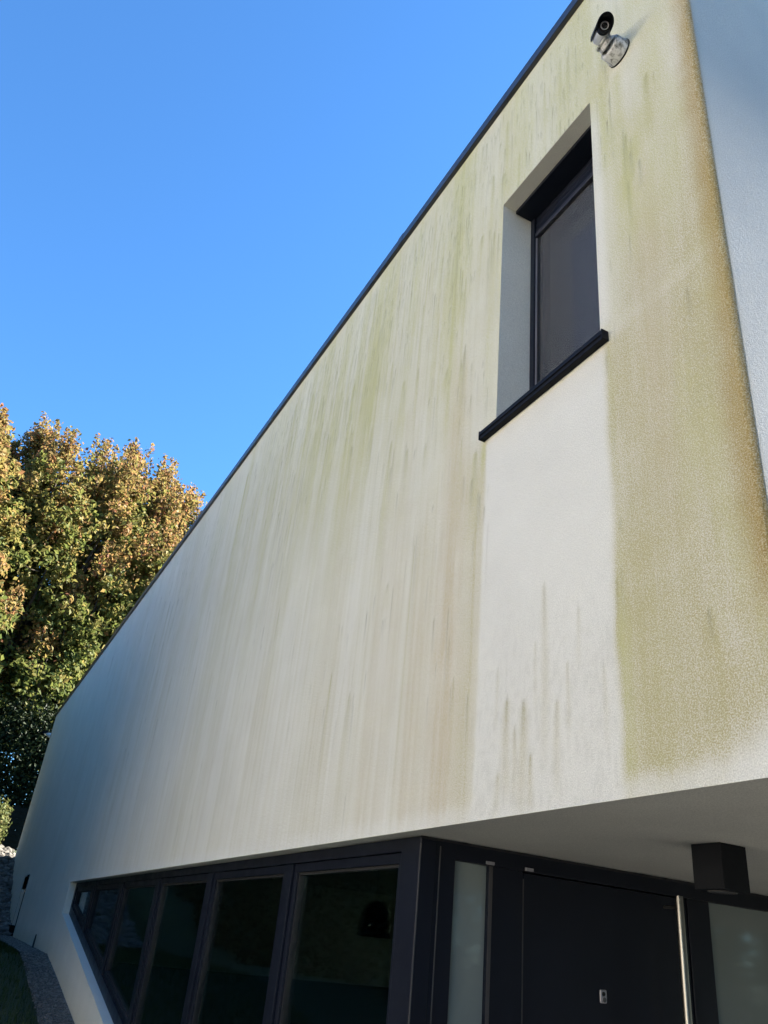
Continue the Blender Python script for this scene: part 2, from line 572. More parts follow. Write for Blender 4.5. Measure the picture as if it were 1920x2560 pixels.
    xs1 = x[:, 0]; zs1 = z[0, :]

    def drip(x0, zt, ln, wd, amp, target, decay=2.2):
        i0, i1 = np.searchsorted(xs1, (x0 - 3 * wd, x0 + 3 * wd))
        j0, j1 = np.searchsorted(zs1, (zt - ln, zt + 0.01))
        if i1 <= i0 or j1 <= j0: return
        X = x[i0:i1, j0:j1]; Zz = z[i0:i1, j0:j1]
        tt = np.clip((zt - Zz) / ln, 0, 1)
        ww = wd * (0.25 + 0.75 * np.sqrt(tt))
        prof = np.exp(-((X - x0 - 0.15 * wd * np.sin(tt * 5 + x0 * 40)) / ww) ** 2) * np.exp(-tt * decay) * sm(0, 0.05, tt) * (1 - sm(0.7, 1.0, tt))
        target[i0:i1, j0:j1] = np.maximum(target[i0:i1, j0:j1], prof * amp)

    # short dashes: thick under the coping, thinning below
    cgx, cgz = np.meshgrid(np.linspace(X_FAR, 0, 400), np.linspace(Z_SOF, Z_TOP, 120), indexing='ij')
    cg = fbm(cgx, cgz, 1.1, 0.7, 66, 3)
    clus = lambda a, b: cg[min(399, max(0, int((a - X_FAR) / -X_FAR * 399))), min(119, max(0, int((b - Z_SOF) / (Z_TOP - Z_SOF) * 119)))]
    for _ in range(5200):
        uu = -0.95 - r.gamma(1.6, 1.25)
        if uu < -9: continue
        ww_ = 2.66 - r.gamma(1.35, 0.42)
        if ww_ < 0.33: continue
        xx = PX(uu); zz = PZ(ww_)
        cl = (clus(xx, zz) - 0.30) * 3.0
        if r.random() > cl: continue
        if WX0 - .02 < xx < WX1 + .03 and zz < WZ1 + 0.02: continue
        drip(xx, zz, (0.03 + r.gamma(1.2, 0.07)) * (1 + 0.2 * abs(uu)), r.uniform(0.003, 0.009) * (1 + 0.10 * abs(uu)), 0.12 + 0.75 * r.random() ** 2.2, dash)
    # long faint runs
    for _ in range(700):
        uu = -1.57 - r.gamma(1.5, 1.5)
        if uu < -10: continue
        drip(PX(uu), PZ(r.uniform(0.6, 2.65)), r.uniform(0.6, 2.6), r.uniform(0.006, 0.02) * (1 + 0.12 * abs(uu)), r.uniform(0.10, 0.40), dtan, 1.2)
    # irregular algae runs: dark pointed head, pale widening tail
    for _ in range(115):
        uu = -0.90 - r.gamma(1.5, 1.15)
        if uu < -8: continue
        ww_ = 2.62 - r.gamma(1.5, 0.55)
        if ww_ < 0.5: continue
        xx, zz = PX(uu), PZ(ww_)
        if WX0 - .04 < xx < WX1 + .04 and zz < WZ1 + 0.05: continue
        if -1.56 < uu < -1.07 and ww_ < 1.3: continue
        big = r.random() ** 2
        ln = 0.15 + 1.3 * big + 0.3 * r.random(); wd = (0.010 + 0.034 * r.random()) * (1 + 0.1 * abs(uu)); am = r.uniform(0.2, 0.65)
        drip(xx, zz, ln, wd, am, dgreen, 1.3)
        drip(xx, zz, ln * 0.4, wd * 0.5, am * 0.7, dash)
        for q in range(int(r.integers(0, 4))):
            drip(xx + r.normal(0, wd * 1.8), zz - r.uniform(-0.05, 0.25), ln * r.uniform(.2, .6), wd * 0.4, am * r.uniform(.4, .9), dash)
    # drips in the washed patch and lower right (u, w_top, length, width, amount)
    for (uu, wt, ln, wd, am) in [(-1.30, 0.75, 0.75, 0.022, .55), (-1.372, 0.50, 0.45, 0.030, .95), (-1.345, 0.385, 0.22, 0.016, 1.0), (-1.43, 0.52, 0.42, 0.028, .8),
                                 (-1.40, 0.45, 0.3, 0.02, .7), (-1.225, 0.55, 0.3, 0.012, .5), (-1.26, 0.48, 0.35, 0.02, .6), (-1.47, 0.60, 0.3, 0.012, .4),
                                 (-1.46, 0.36, 0.16, 0.02, .6), (-1.19, 0.66, 0.25, 0.012, .4), (-1.33, 0.62, 0.3, 0.012, .35), (-1.12, 0.52, 0.3, 0.012, .4),
                                 (-0.865, 0.545, 0.32, 0.028, .9), (-0.835, 1.24, 0.6, 0.03, .75), (-0.885, 2.02, 0.5, 0.03, .8), (-0.86, 1.99, 0.2, 0.015, .5),
                                 (-1.70, 1.70, 1.3, 0.045, .8), (-1.66, 0.62, 0.5, 0.02, .6), (-2.36, 2.06, 1.0, 0.02, .8), (-1.075, 0.68, 0.5, 0.016, .6)]:
        drip(PX(uu), PZ(wt), ln, wd * 1.25, am, dtan, 0.9)
        drip(PX(uu), PZ(wt), ln * 0.35, wd * 0.45, am * 0.55, dash)
    for (uu, wt, ln, wd, am) in [(-5.27, 1.19, 0.55, 0.022, .85), (-5.36, 0.80, 0.5, 0.016, .5), (-4.15, 0.46, 0.25, 0.012, .6), (-0.955, 1.80, 0.22, 0.016, .6), (-0.93, 1.74, 0.2, 0.014, .55),
                                 (-0.97, 1.70, 0.3, 0.012, .5), (-1.073, 1.24, 0.14, 0.006, .7), (-2.36, 2.05, 0.3, 0.008, .7), (-2.2, 1.72, 0.28, 0.008, .6), (-1.83, 0.95, 0.25, 0.006, .6), (-1.67, 0.6, 0.2, 0.005, .7)]:
        drip(PX(uu), PZ(wt), ln, wd, am, dash)
    # speckle mould in the lower part of the washed patch
    sp = patch * (1 - sm(0.45, 0.85, w)) * sm(0.45, 0.75, fbm(x, z, 70, 40, 90, 2)) * 0.10
    dash = np.maximum(dash, sp)
    offend = 1 - sm(0.004, 0.03, y)
    dash = dash * offend; tan = tan * offend; green = green * offend; pink = pink * offend
    tan = np.maximum(tan, 0) + dtan * 0.75 + dgreen * offend * 0.35
    green = green + dgreen * offend * 0.6
    c = lambda a: np.clip(a, 0, 1)
    return dict(tan=c(tan), pink=c(pink), green=c(green), brown=c(brown), dash=c(dash))


def facade():
    # columns: facade from far to near, rounded arris, end face
    step = lambda a, b, d: np.linspace(a, b, max(2, int(round((b - a) / d)) + 1))
    cols = np.unique(np.round(np.concatenate([step(X_FAR, X_GL, 0.06), step(X_GL, -8.0, 0.03), step(-8.0, -4.5, 0.014), step(-4.5, X_ENT, 0.008), step(X_ENT, WX0, 0.0065), step(WX0, WX1, 0.0065), step(WX1, -RC, 0.0065)]), 5))
    arc = [(-RC + RC * math.sin(a), RC - RC * math.cos(a)) for a in np.linspace(0, math.pi / 2, 7)[1:]]
    endy = RC + np.concatenate([np.array([0.004, 0.009, 0.016, 0.025, 0.04, 0.07, 0.15, 0.3]), np.linspace(0.6, Y_BACK - RC, 14)])
    cx = np.concatenate([cols, [p[0] for p in arc], np.zeros(len(endy))])
    cy = np.concatenate([np.zeros(len(cols)), [p[1] for p in arc], endy])
    s = cx + cy                                       # running coordinate, keeps order
    rows = np.unique(np.round(np.concatenate([step(Z_SOF, WZ0, 0.02), step(WZ0, WZ1, 0.02), step(WZ1, Z_TOP, 0.018)]), 5))
    nx, nz = len(cx), len(rows)
    SX = np.repeat(s[:, None], nz, 1); ZZ = np.repeat(rows[None, :], nx, 0)
    YY = np.repeat(cy[:, None], nz, 1); XX = np.repeat(cx[:, None], nz, 1)
    f = stain_fields(SX, ZZ, YY)
    V = np.stack([XX, YY, ZZ], -1).reshape(-1, 3)
    i, j = np.meshgrid(np.arange(nx - 1), np.arange(nz - 1), indexing='ij')
    cxm = (cx[:-1] + cx[1:]) / 2; rm = (rows[:-1] + rows[1:]) / 2
    hole = ((cxm > WX0) & (cxm < WX1))[:, None] & ((rm > WZ0) & (rm < WZ1))[None, :]
    a = (i * nz + j)[~hole].ravel()
    Fq = np.stack([a, a + nz, a + nz + 1, a + 1], -1)
    verts = [V]; faces = [Fq]; at = {k: [v.ravel()] for k, v in f.items()}
    n0 = len(V)
    # lower wall left of and below the slanted glazing
    SX0, SX1 = PX(-10.90), PX(-10.44)
    for (xa, xb) in ((X_FAR, SX0), (SX0, SX1), (SX1, X_GL), (X_GL, X_ENT)):
        cc = step(xa, xb, 0.10)
        tops = np.full(len(cc), Z_SOF)
        if xa >= X_GL - 1e-6: tops = PZ(0.051) - 0.1994 * (cc - X_GL)
        bots = np.minimum(gz_(cc) - 0.35, tops - 0.02)
        if abs(xa - SX0) < 1e-6: bots = np.full(len(cc), PZ(0.412))*0 + Z_SOF - 1e-3
        if abs(xa - SX0) < 1e-6: continue
        k = 24
        tt = np.linspace(0, 1, k)
        Xg = np.repeat(cc[:, None], k, 1); Zg = bots[:, None] + (tops - bots)[:, None] * tt[None, :]
        Vv = np.stack([Xg, np.zeros_like(Xg), Zg], -1).reshape(-1, 3)
        i, j = np.meshgrid(np.arange(len(cc) - 1), np.arange(k - 1), indexing='ij')
        a = (i * k + j).ravel() + n0
        faces.append(np.stack([a, a + k, a + k + 1, a + 1], -1))
        verts.append(Vv); n0 += len(Vv)
        for q in at: at[q].append(np.zeros(len(Vv)))
        gd = np.clip(1 - (Zg - gz_(Xg)) / 0.28, 0, 1).ravel()      # splash dirt at the foot
        at['tan'][-1] = gd * 0.45
    verts = np.concatenate(verts); faces = np.concatenate(faces)
    attrs = {k: ('POINT', np.concatenate(v)) for k, v in at.items()}
    return mesh_np('facade_wall', verts, faces, M['facade'], house, False, attrs)


fw = facade()
# smooth only the rounded arris: cheap angle based shading is not needed, the arc has 6 facets

# other walls, roof and floors of the shell
m = MB()
m.box(X_FAR, X_FAR + 0.3, 0.02, Y_BACK, 0.5, Z_TOP - 0.01)
m.build('far_wall', M['plaster'], house)
BX0, BX1, BZ0, BZ1 = -10.2, -5.0, 0.3, 2.25          # rear window added to let light into the living room
bw = MB()
bw.ring_y([(X_FAR + 0.3, -0.2), (-0.01, -0.2), (-0.01, Z_TOP - 0.01), (X_FAR + 0.3, Z_TOP - 0.01)], [(BX0, BZ0), (BX1, BZ0), (BX1, BZ1), (BX0, BZ1)], Y_BACK - 0.3, Y_BACK - 0.005)
bw.build('back_wall', M['plaster'], house)
rwf = MB().ring_y([(BX0, BZ0), (BX1, BZ0), (BX1, BZ1), (BX0, BZ1)], [(BX0 + .07, BZ0 + .07), (BX1 - .07, BZ0 + .07), (BX1 - .07, BZ1 - .07), (BX0 + .07, BZ1 - .07)], Y_BACK - 0.2, Y_BACK - 0.12).build('added_rear_window', M['anthracite'], house)
MB().box(BX0 + .071, BX1 - .071, Y_BACK - 0.17, Y_BACK - 0.16, BZ0 + .071, BZ1 - .071).build('pane', M['glass'], rwf)
MB().box(X_FAR + 0.02, -0.03, 0.03, Y_BACK - 0.31, Z_TOP - 0.22, Z_TOP - 0.02).build('roof', M['roof'], house)
cp = MB()
cz0, cz1 = PZ(2.683), PZ(2.727)
cp.box(-0.21, 0.03, 0.242, Y_BACK + 0.03, cz0, cz1)
cope = cp.build('roof_coping', M['coping'], house, 0.004)
MB().box(X_FAR - 0.03, X_FAR + 0.24, 0.242, Y_BACK + 0.03, cz0, cz1).build('coping_length', M['coping'], cope, 0.004)
npc = 8
LC = (0.06 - X_FAR) / npc
c0_ = MB().box(0.0015, LC - 0.0015, -0.028, 0.24, cz0, cz1).build('coping_length', M['coping'], cope, 0.004)
c0_.location.x = X_FAR - 0.03
s0_ = MB().box(-0.035, 0.035, -0.0305, 0.242, cz0 + 0.004, cz1 + 0.002).build('joint_strap', M['coping'], cope, 0.002)
s0_.location.x = X_FAR - 0.03 + LC
for k in range(1, npc):
    c = c0_.copy(); COL.objects.link(c); c.parent = cope; c.location.x = X_FAR - 0.03 + LC * k
    if k < npc - 1:
        c = s0_.copy(); COL.objects.link(c); c.parent = cope; c.location.x = X_FAR - 0.03 + LC * (k + 1)
# soffit over the entrance, and the narrow ledge above the glazing
so = MB()
so.box(X_ENT + 0.0, -0.004, 0.004, Y_BACK - 0.32, Z_SOF + 0.001, Z_SOF + 0.15)
so.box(X_GL, X_ENT - 0.001, 0.004, Y_GL + 0.12, Z_SOF + 0.001, Z_SOF + 0.15)
so.build('soffit', M['plaster'], house)

# service niche in the far part of the wall
SX0, SX1 = PX(-10.90), PX(-10.44)
nz0, nz1 = 1.05, Z_SOF
sdm = MB().box(SX0 - 0.0, SX1 - 0.035, 0.004, 0.05, gz_(SX0) + 0.05, PZ(0.402) - 0.03)
svc = sdm.build('service_door', M['plaster'], house)
MB().box(SX1 - 0.022, SX1 + 0.001, -0.012, 0.03, gz_(SX1) - 0.1, PZ(0.412)).build('door_edge_profile', M['fence'], svc)
MB().box(SX0 - 0.05, SX1 - 0.051, -0.07, 0.02, gz_(SX0) - 0.1, gz_(SX0) + 0.06).build('door_step', M['fence'], svc)
MB().box(SX0 + 0.45, SX1 - 0.0225, -0.012, 0.03, PZ(0.398), PZ(0.412)).build('dark_top_strip', M['fence'], svc)  # thin dark strip across the top of the niche
lint = MB().box(SX0, SX1, 0.0, 0.25, PZ(0.402), Z_SOF)
lint.build('door_lintel', M['plaster'], house)
MB().box(SX0, SX1, 0.09, 0.25, nz0, PZ(0.402) - 0.002).build('niche_back', M['gasket'], house)

# --- plaster reveals of the upper window
WY = PY(1.133)
rv = MB()
yb = WY + 0.06
rv.add([(WX0, 0, WZ0), (WX0, yb, WZ0), (WX0, yb, WZ1), (WX0, 0, WZ1)], [(0, 1, 2, 3)])
rv.add([(WX1, 0, WZ0), (WX1, yb, WZ0), (WX1, yb, WZ1), (WX1, 0, WZ1)], [(0, 3, 2, 1)])
rv.add([(WX0, 0, WZ1), (WX1, 0, WZ1), (WX1, yb, WZ1), (WX0, yb, WZ1)], [(0, 1, 2, 3)])
rv.add([(WX0, 0, WZ0), (WX1, 0, WZ0), (WX1, yb, WZ0), (WX0, yb, WZ0)], [(0, 3, 2, 1)])
rv.build('window_reveal', M['plaster'], house)

# --- upper window: frame > sill, shutter box, guide rails, sash, pane
fx0, fx1, fz0, fz1 = WX0 + 0.004, WX1 - 0.004, WZ0 + 0.015, WZ1 - 0.004
fr = MB()
fr.ring_y([(fx0, fz0), (fx1, fz0), (fx1, fz1), (fx0, fz1)], [(fx0 + 0.05, fz0 + 0.06), (fx1 - 0.05, fz0 + 0.06), (fx1 - 0.05, fz1 - 0.05), (fx0 + 0.05, fz1 - 0.05)], WY + 0.004, WY + 0.06)
wframe = fr.build('window', M['anthracite'], house, 0.003)
MB().box(fx0, fx1, PY(1.047), WY, WZ1 - 0.026, WZ1 - 0.003).build('shutter_box', M['anthracite'], wframe, 0.002)
# bottom slats of the rolled shutter: stacked horizontal profiles
sl = MB()
zt = WZ1 - 0.030
for k, hgt in enumerate((0.038, 0.036, 0.036)):
    sl.box(fx0 + 0.035, fx1 - 0.035, WY - 0.036 + 0.003 * (k % 2), WY - 0.022, zt - hgt + 0.004, zt)
    zt -= hgt
slat_o = MB().box(fx0 + 0.035, fx1 - 0.035, WY - 0.034, WY - 0.020, WZ1 - 0.066, WZ1 - 0.030).build('shutter_slat', M['anthracite'], wframe, 0.004)
for k in (1, 2):
    c = slat_o.copy(); COL.objects.link(c); c.parent = wframe; c.location.z = -0.038 * k
MB().box(fx0 + 0.035, fx1 - 0.035, WY - 0.040, WY - 0.014, WZ1 - 0.176, WZ1 - 0.146).build('shutter_end_bar', M['coping'], wframe, 0.004)
for xa in (fx0, fx1 - 0.034):
    MB().box(xa, xa + 0.034, WY - 0.044, WY, fz0 + 0.01, WZ1 - 0.028).build('guide_rail', M['anthracite'], wframe, 0.003)
MB().box(fx0 + 0.0345, fx0 + 0.0375, WY - 0.034, WY - 0.020, fz0 + 0.01, WZ1 - 0.18).build('seal_strip', M['dull_metal'], wframe)
MB().box(fx0 + 0.05, fx1 - 0.05, WY + 0.010, WY + 0.018, fz0 + 0.055, fz1 - 0.05).build('pane', M['glass_up'], wframe)
MB().box(fx0 + 0.0345, fx1 - 0.0345, WY - 0.016, WY - 0.014, fz0 + 0.004, WZ1 - 0.150).build('insect_screen', M['screen'], wframe)
MB().box(fx0 + 0.036, fx0 + 0.046, WY - 0.026, WY - 0.0165, fz0 + 0.004, WZ1 - 0.178).build('screen_edge', M['gasket'], wframe)
# sill of folded dark metal with end upstands
si = MB()
sx0, sx1 = PX(-1.561), PX(-1.066)
zt = PZ(1.283)
yf = -0.030
si.add([(sx0, yf, zt - 0.052), (sx0, yf, zt), (sx0, 0.16, zt + 0.02), (sx0, 0.16, zt + 0.012), (sx0, yf + 0.012, zt - 0.014), (sx0, yf + 0.012, zt - 0.052),
        (sx1, yf, zt - 0.052), (sx1, yf, zt), (sx1, 0.16, zt + 0.02), (sx1, 0.16, zt + 0.012), (sx1, yf + 0.012, zt - 0.014), (sx1, yf + 0.012, zt - 0.052)],
       [(0, 1, 2, 3, 4, 5), (11, 10, 9, 8, 7, 6), (0, 6, 7, 1), (1, 7, 8, 2), (2, 8, 9, 3), (3, 9, 10, 4), (4, 10, 11, 5), (5, 11, 6, 0)])
sill = MB()
sill_y1 = -0.001
sill.box(sx0, sx1, yf, sill_y1, zt - 0.034, zt - 0.002)
sill.box(WX0 + 0.001, WX1 - 0.001, 0.0, WY + 0.004, zt + 0.004, WZ0 + 0.016)
sill.box(sx0, sx1, yf - 0.006, yf - 0.0005, zt - 0.015, zt + 0.006)
sill.box(sx0 - 0.006, sx0, yf - 0.006, sill_y1, zt - 0.036, zt + 0.012)
sill.box(sx1, sx1 + 0.006, yf - 0.006, sill_y1, zt - 0.036, zt + 0.012)
so_ = sill.build('window_sill', M['black'], wframe, 0.002)
# room behind the upper window
rm_ = MB()
x0, x1, y0, y1, z0, z1 = -3.2, -0.35, WY + 0.07, 3.6, PZ(1.0), PZ(2.4)
for f_ in ([(x0, y1, z0), (x1, y1, z0), (x1, y1, z1), (x0, y1, z1)], [(x0, y0, z0), (x0, y1, z0), (x0, y1, z1), (x0, y0, z1)], [(x1, y0, z0), (x1, y1, z0), (x1, y1, z1), (x1, y0, z1)],
           [(x0, y0, z0), (x1, y0, z0), (x1, y1, z0), (x0, y1, z0)], [(x0, y0, z1), (x1, y0, z1), (x1, y1, z1), (x0, y1, z1)]):
    rm_.add(f_, [(0, 1, 2, 3)])
rm_.build('upper_room', M['interior'], house)
# pleated curtain behind the glass
n = 120
cv = []
for k in range(n + 1):
    t_ = k / n
    x = WX0 + 0.16 + (WX1 - WX0 - 0.10) * t_
    y = WY + 0.14 + 0.026 * math.sin(t_ * 31 + 0.8 * math.sin(t_ * 9)) + 0.008 * math.sin(t_ * 93 + 1)
    cv += [(x, y, WZ0 + 0.02), (x, y, WZ1 - 0.02)]
cur = MB().add(cv, [(2 * k, 2 * k + 2, 2 * k + 3, 2 * k + 1) for k in range(n)], True)
cobj = cur.build('curtain', M['curtain'], None)
tag(cobj, 'plain grey curtain hanging behind the upper window glass', 'curtain')

# --- ground floor corner glazing
zsl = lambda x: PZ(0.051) - 0.1994 * (x - X_GL)
FT = PZ(0.237)
gl = MB()
AN = math.atan(0.1994)
off = 0.10 / math.cos(AN)
XG1 = X_ENT
outer = [(X_GL, zsl(X_GL)), (XG1, zsl(XG1)), (XG1, Z_SOF - 0.002), (X_GL, Z_SOF - 0.002)]
inner = [(X_GL + 0.09, zsl(X_GL + 0.09) + off), (PX(-1.955), zsl(PX(-1.955)) + off), (PX(-1.955), FT), (X_GL + 0.09, FT)]
gl.ring_y(outer, inner, Y_GL, Y_GL + 0.075)
glz = gl.build('corner_glazing', M['anthracite'], house, 0.003)
edges = [X_GL + 0.09, PX(-6.42), PX(-5.45), PX(-4.52), PX(-3.60), PX(-2.70), PX(-1.955)]
MW = 0.12
for k in range(1, 6):
    e = edges[k]
    MB().prism_y([(e - MW, zsl(e - MW) + off + 0.001), (e, zsl(e) + off + 0.001), (e, FT - 0.001), (e - MW, FT - 0.001)], Y_GL + 0.002, Y_GL + 0.075).build('mullion', M['anthracite'], glz, 0.003)
for k in range(6):
    xa = edges[k] + 0.001; xb = (edges[k + 1] - MW if k < 5 else edges[6]) - 0.001
    o_ = [(xa, zsl(xa) + off), (xb, zsl(xb) + off), (xb, FT - 0.001), (xa, FT - 0.001)]
    s_ = 0.045
    i_ = [(xa + s_, zsl(xa + s_) + off + s_), (xb - s_, zsl(xb - s_) + off + s_), (xb - s_, FT - s_), (xa + s_, FT - s_)]
    MB().ring_y(o_, i_, Y_GL + 0.016, Y_GL + 0.07).build('sash', M['anthracite'], glz, 0.003)
    g_ = 0.012
    ii_ = [(xa + s_ + g_, zsl(xa + s_ + g_) + off + s_ + g_), (xb - s_ - g_, zsl(xb - s_ - g_) + off + s_ + g_), (xb - s_ - g_, FT - s_ - g_), (xa + s_ + g_, FT - s_ - g_)]
    MB().ring_y(i_, ii_, Y_GL + 0.030, Y_GL + 0.06).build('gasket', M['gasket'], glz)
    MB().prism_y([(xa + s_, zsl(xa + s_) + off + s_), (xb - s_, zsl(xb - s_) + off + s_), (xb - s_, FT - s_), (xa + s_, FT - s_)], Y_GL + 0.042, Y_GL + 0.050).build('pane', M['glass'], glz)
# plaster returns (left jamb and slanted ledge)
lg = MB()
lg.add([(X_GL, 0, zsl(X_GL)), (X_ENT, 0, zsl(X_ENT)), (X_ENT, Y_GL + 0.07, zsl(X_ENT)), (X_GL, Y_GL + 0.07, zsl(X_GL))], [(0, 1, 2, 3)])
lg.add([(X_GL, 0, zsl(X_GL)), (X_GL, 0, Z_SOF), (X_GL, Y_GL + 0.07, Z_SOF), (X_GL, Y_GL + 0.07, zsl(X_GL))], [(0, 3, 2, 1)])
lg.build('sloping_ledge', M['plaster'], house)
# room behind the glazing
rm_ = MB()
x0, x1, y0, y1, z0, z1 = X_GL - 1.0, X_ENT - 0.12, Y_GL + 0.08, Y_BACK - 0.301, -0.02, 2.55
for f_ in ([(x0, y0, z0), (x0, y1, z0), (x0, y1, z1), (x0, y0, z1)], [(x1, y0, z0), (x1, y1, z0), (x1, y1, z1), (x1, y0, z1)],
           [(x0, y0, z1), (x1, y0, z1), (x1, y1, z1), (x0, y1, z1)]):
    rm_.add(f_, [(0, 1, 2, 3)])
rm_.build('living_room', M['interior'], house)
MB().box(x0, x1, y0, y1, -0.1, -0.03).build('room_floor', M['int_floor'], house)
MB().box(X_GL - 1.0, X_ENT - 0.005, Y_GL + 0.121, Y_GL + 0.2, Z_SOF + 0.16, 2.7).build('floor_slab_edge', M['interior'], house)

# --- entrance wall (plane X = X_ENT, facing +X)
ZH = PZ(0.226)
YD0, YD1 = PY(1.364), PY(1.93)
Y0s, Y1s = PY(1.154), PY(1.255)
YR0 = PY(2.017)
YEND = 5.2
ef = MB()
xe0, xe1 = X_ENT - 0.07, X_ENT
for (ya, yb_, za, zb) in [(Y_GL + 0.077, Y0s, 0, Z_SOF - 0.002), (Y1s, YD0 - 0.006, 0, ZH), (YD1 + 0.006, YR0, 0, ZH), (Y0s, 3.6, ZH + 0.001, Z_SOF - 0.002), (Y0s, Y1s, 0, 0.15), (YR0, 3.6, 0, 0.15), (3.55, 3.65, 0.151, ZH)]:
    ef.box(xe0, xe1, ya, yb_, za, zb)
efr = ef.build('entrance_frame', M['anthracite'], house, 0.002)
MB().box(xe0, xe0 + 0.05, YR0, 3.55, 0.15, ZH).build('frosted_pane', M['milk'], efr)
MB().box(xe0, xe0 + 0.05, Y0s, Y1s, 0.15, ZH).build('frosted_pane', M['milk'], efr)
MB().box(X_ENT - 0.15, X_ENT - 0.075, Y_GL + 0.09, 3.6, -0.05, Z_SOF + 0.1).build('lining_panel', M['interior'], house)
MB().box(X_ENT - 0.02, X_ENT, 3.652, Y_BACK - 0.31, 0, Z_SOF).build('entrance_wall', M['plaster'], house)
# corner cover panels with their thin bright joints
MB().box(X_ENT - 0.05, X_ENT + 0.004, Y_GL + 0.003, Y_GL + 0.0745, 0, Z_SOF - 0.012).build('corner_post', M['anthracite'], glz, 0.002)
for yy in (Y_GL - 0.0, PY(1.107)):
    MB().box(X_ENT + 0.0005, X_ENT + 0.005, yy, yy + 0.004, 0, Z_SOF - 0.03).build('joint_strip', M['trim'], efr)
# dark aluminium glazing bead at the right of the sidelight
MB().box(X_ENT - 0.018, X_ENT + 0.003, PY(1.256), PY(1.266), 0.15, ZH).build('glazing_bead', M['bead'], efr)
# uneven sealant where the frame meets the soffit
sv = []
nq = 160
for k in range(nq + 1):
    yy = Y_GL + (3.5 - Y_GL) * k / nq
    wq = 0.005 + 0.006 * random.random() ** 2 + (0.006 if random.random() < 0.06 else 0)
    sv += [(X_ENT - 0.001, yy, Z_SOF - 0.0012), (X_ENT + wq, yy, Z_SOF - 0.0012), (X_ENT + wq * 0.6, yy, Z_SOF - 0.0035), (X_ENT - 0.001, yy, Z_SOF - 0.012)]
MB().add(sv, [(4 * k + a_, 4 * k + 4 + a_, 4 * k + 4 + (a_ + 1) % 4, 4 * k + (a_ + 1) % 4) for k in range(nq) for a_ in range(4)]).build('sealant', M['gasket'], efr)
# door leaf
door = MB().box(X_ENT - 0.06, X_ENT - 0.006, YD0, YD1, 0.012, ZH - 0.006).build('front_door', M['anthracite'], house, 0.002)
MB().box(X_ENT - 0.009, X_ENT - 0.004, YD0 - 0.003, YD0 + 0.003, 0.02, ZH - 0.03).build('door_edge', M['bead'], door)
hx, hy = PX(-1.806), PY(1.849)
MB().tube([(hx, hy, 0.35), (hx, hy, PZ(0.2215))], [0.0185, 0.0185], 24).build('door_handle', M['steel'], door)
for zz in (PZ(0.195), 0.5):
    MB().tube([(X_ENT - 0.006, hy, zz), (hx, hy, zz)], [0.008, 0.008], 12).build('handle_bracket', M['steel'], door)
# digital door viewer
pz, py = PZ(-0.037), PY(1.6155)
vw = MB()
vw.box(X_ENT - 0.006, X_ENT + 0.004, py - 0.018, py + 0.018, pz - 0.026, pz + 0.026)
vo = vw.build('door_viewer', M['dull_metal'], door, 0.006)
MB().tube([(X_ENT + 0.003, py - 0.002, pz + 0.010), (X_ENT + 0.007, py - 0.002, pz + 0.010)], [0.009, 0.008], 16).build('viewer_lens', M['lens'], door)
MB().tube([(X_ENT + 0.003, py + 0.003, pz - 0.012), (X_ENT + 0.006, py + 0.003, pz - 0.012)], [0.010, 0.009], 16).build('viewer_button', M['trim'], door)
# hinge caps
for (ya, yb_, z_) in ((PY(1.244), PY(1.268), PZ(0.2315)), (PY(1.365), PY(1.390), PZ(0.2315))):
    MB().box(X_ENT + 0.0005, X_ENT + 0.012, ya, yb_, z_ - 0.006, z_ + 0.007).build('hinge_cap', M['dull_metal'], efr, 0.002)
# threshold
MB().box(X_ENT - 0.06, X_ENT + 0.03, YD0, YD1, 0.0, 0.011).build('threshold', M['dull_metal'], efr)

# ------------------------------------------------------------------ house added for warm bounce light across the yard (seen in the glass)
nb = empty('added_house', (-2.0, -16.0, 0))
tag(nb, 'white house added for bounce light across the yard mirrored in the windows', 'house')
tw = simple('added_house_render', (0.66, 0.63, 0.57), 0.9, 0, 0.2, 0.05, 1.5, 0.2, 80, 0.004)
M['tiles'] = simple('roof_tiles', (0.16, 0.075, 0.05), 0.85, 0, 0.2, 0.2, 6, 0.5, 25, 0.02)
NL = 13.0
MB().box(-NL, NL, -8, 0, -0.3, 6.2).build('wall', tw, nb)
MB().add([(-NL - .5, .5, 6.1), (NL + .5, .5, 6.1), (NL + .5, -4, 9.2), (-NL - .5, -4, 9.2), (NL + .5, -8.5, 6.1), (-NL - .5, -8.5, 6.1),
          (-NL - .5, .5, 6.35), (NL + .5, .5, 6.35), (NL + .5, -4, 9.45), (-NL - .5, -4, 9.45), (NL + .5, -8.5, 6.35), (-NL - .5, -8.5, 6.35)],
         [(0, 1, 2, 3), (3, 2, 4, 5), (6, 9, 8, 7), (9, 11, 10, 8), (0, 6, 7, 1), (5, 4, 10, 11), (1, 7, 8, 2), (2, 8, 10, 4), (0, 3, 9, 6), (3, 5, 11, 9)]).build('roof', M['tiles'], nb)
wn = MB().box(-0.6, 0.6, -0.02, 0.05, 0, 1.4).build('window', M['lens'], nb)
MB().ring_y([(-0.66, -.06), (.66, -.06), (.66, 1.46), (-.66, 1.46)], [(-.58, .02), (.58, .02), (.58, 1.38), (-.58, 1.38)], 0.002, 0.07).build('frame', M['white_plastic'], wn)
wn.location = (-10.5, 0, 0.95)
for k in range(1, 12):
    c = wn.copy(); COL.objects.link(c); c.parent = nb; c.location = (-10.5 + 4.2 * (k % 6), 0, 0.95 + 2.8 * (k // 6))
    d_ = wn.children[0].copy(); COL.objects.link(d_); d_.parent = c

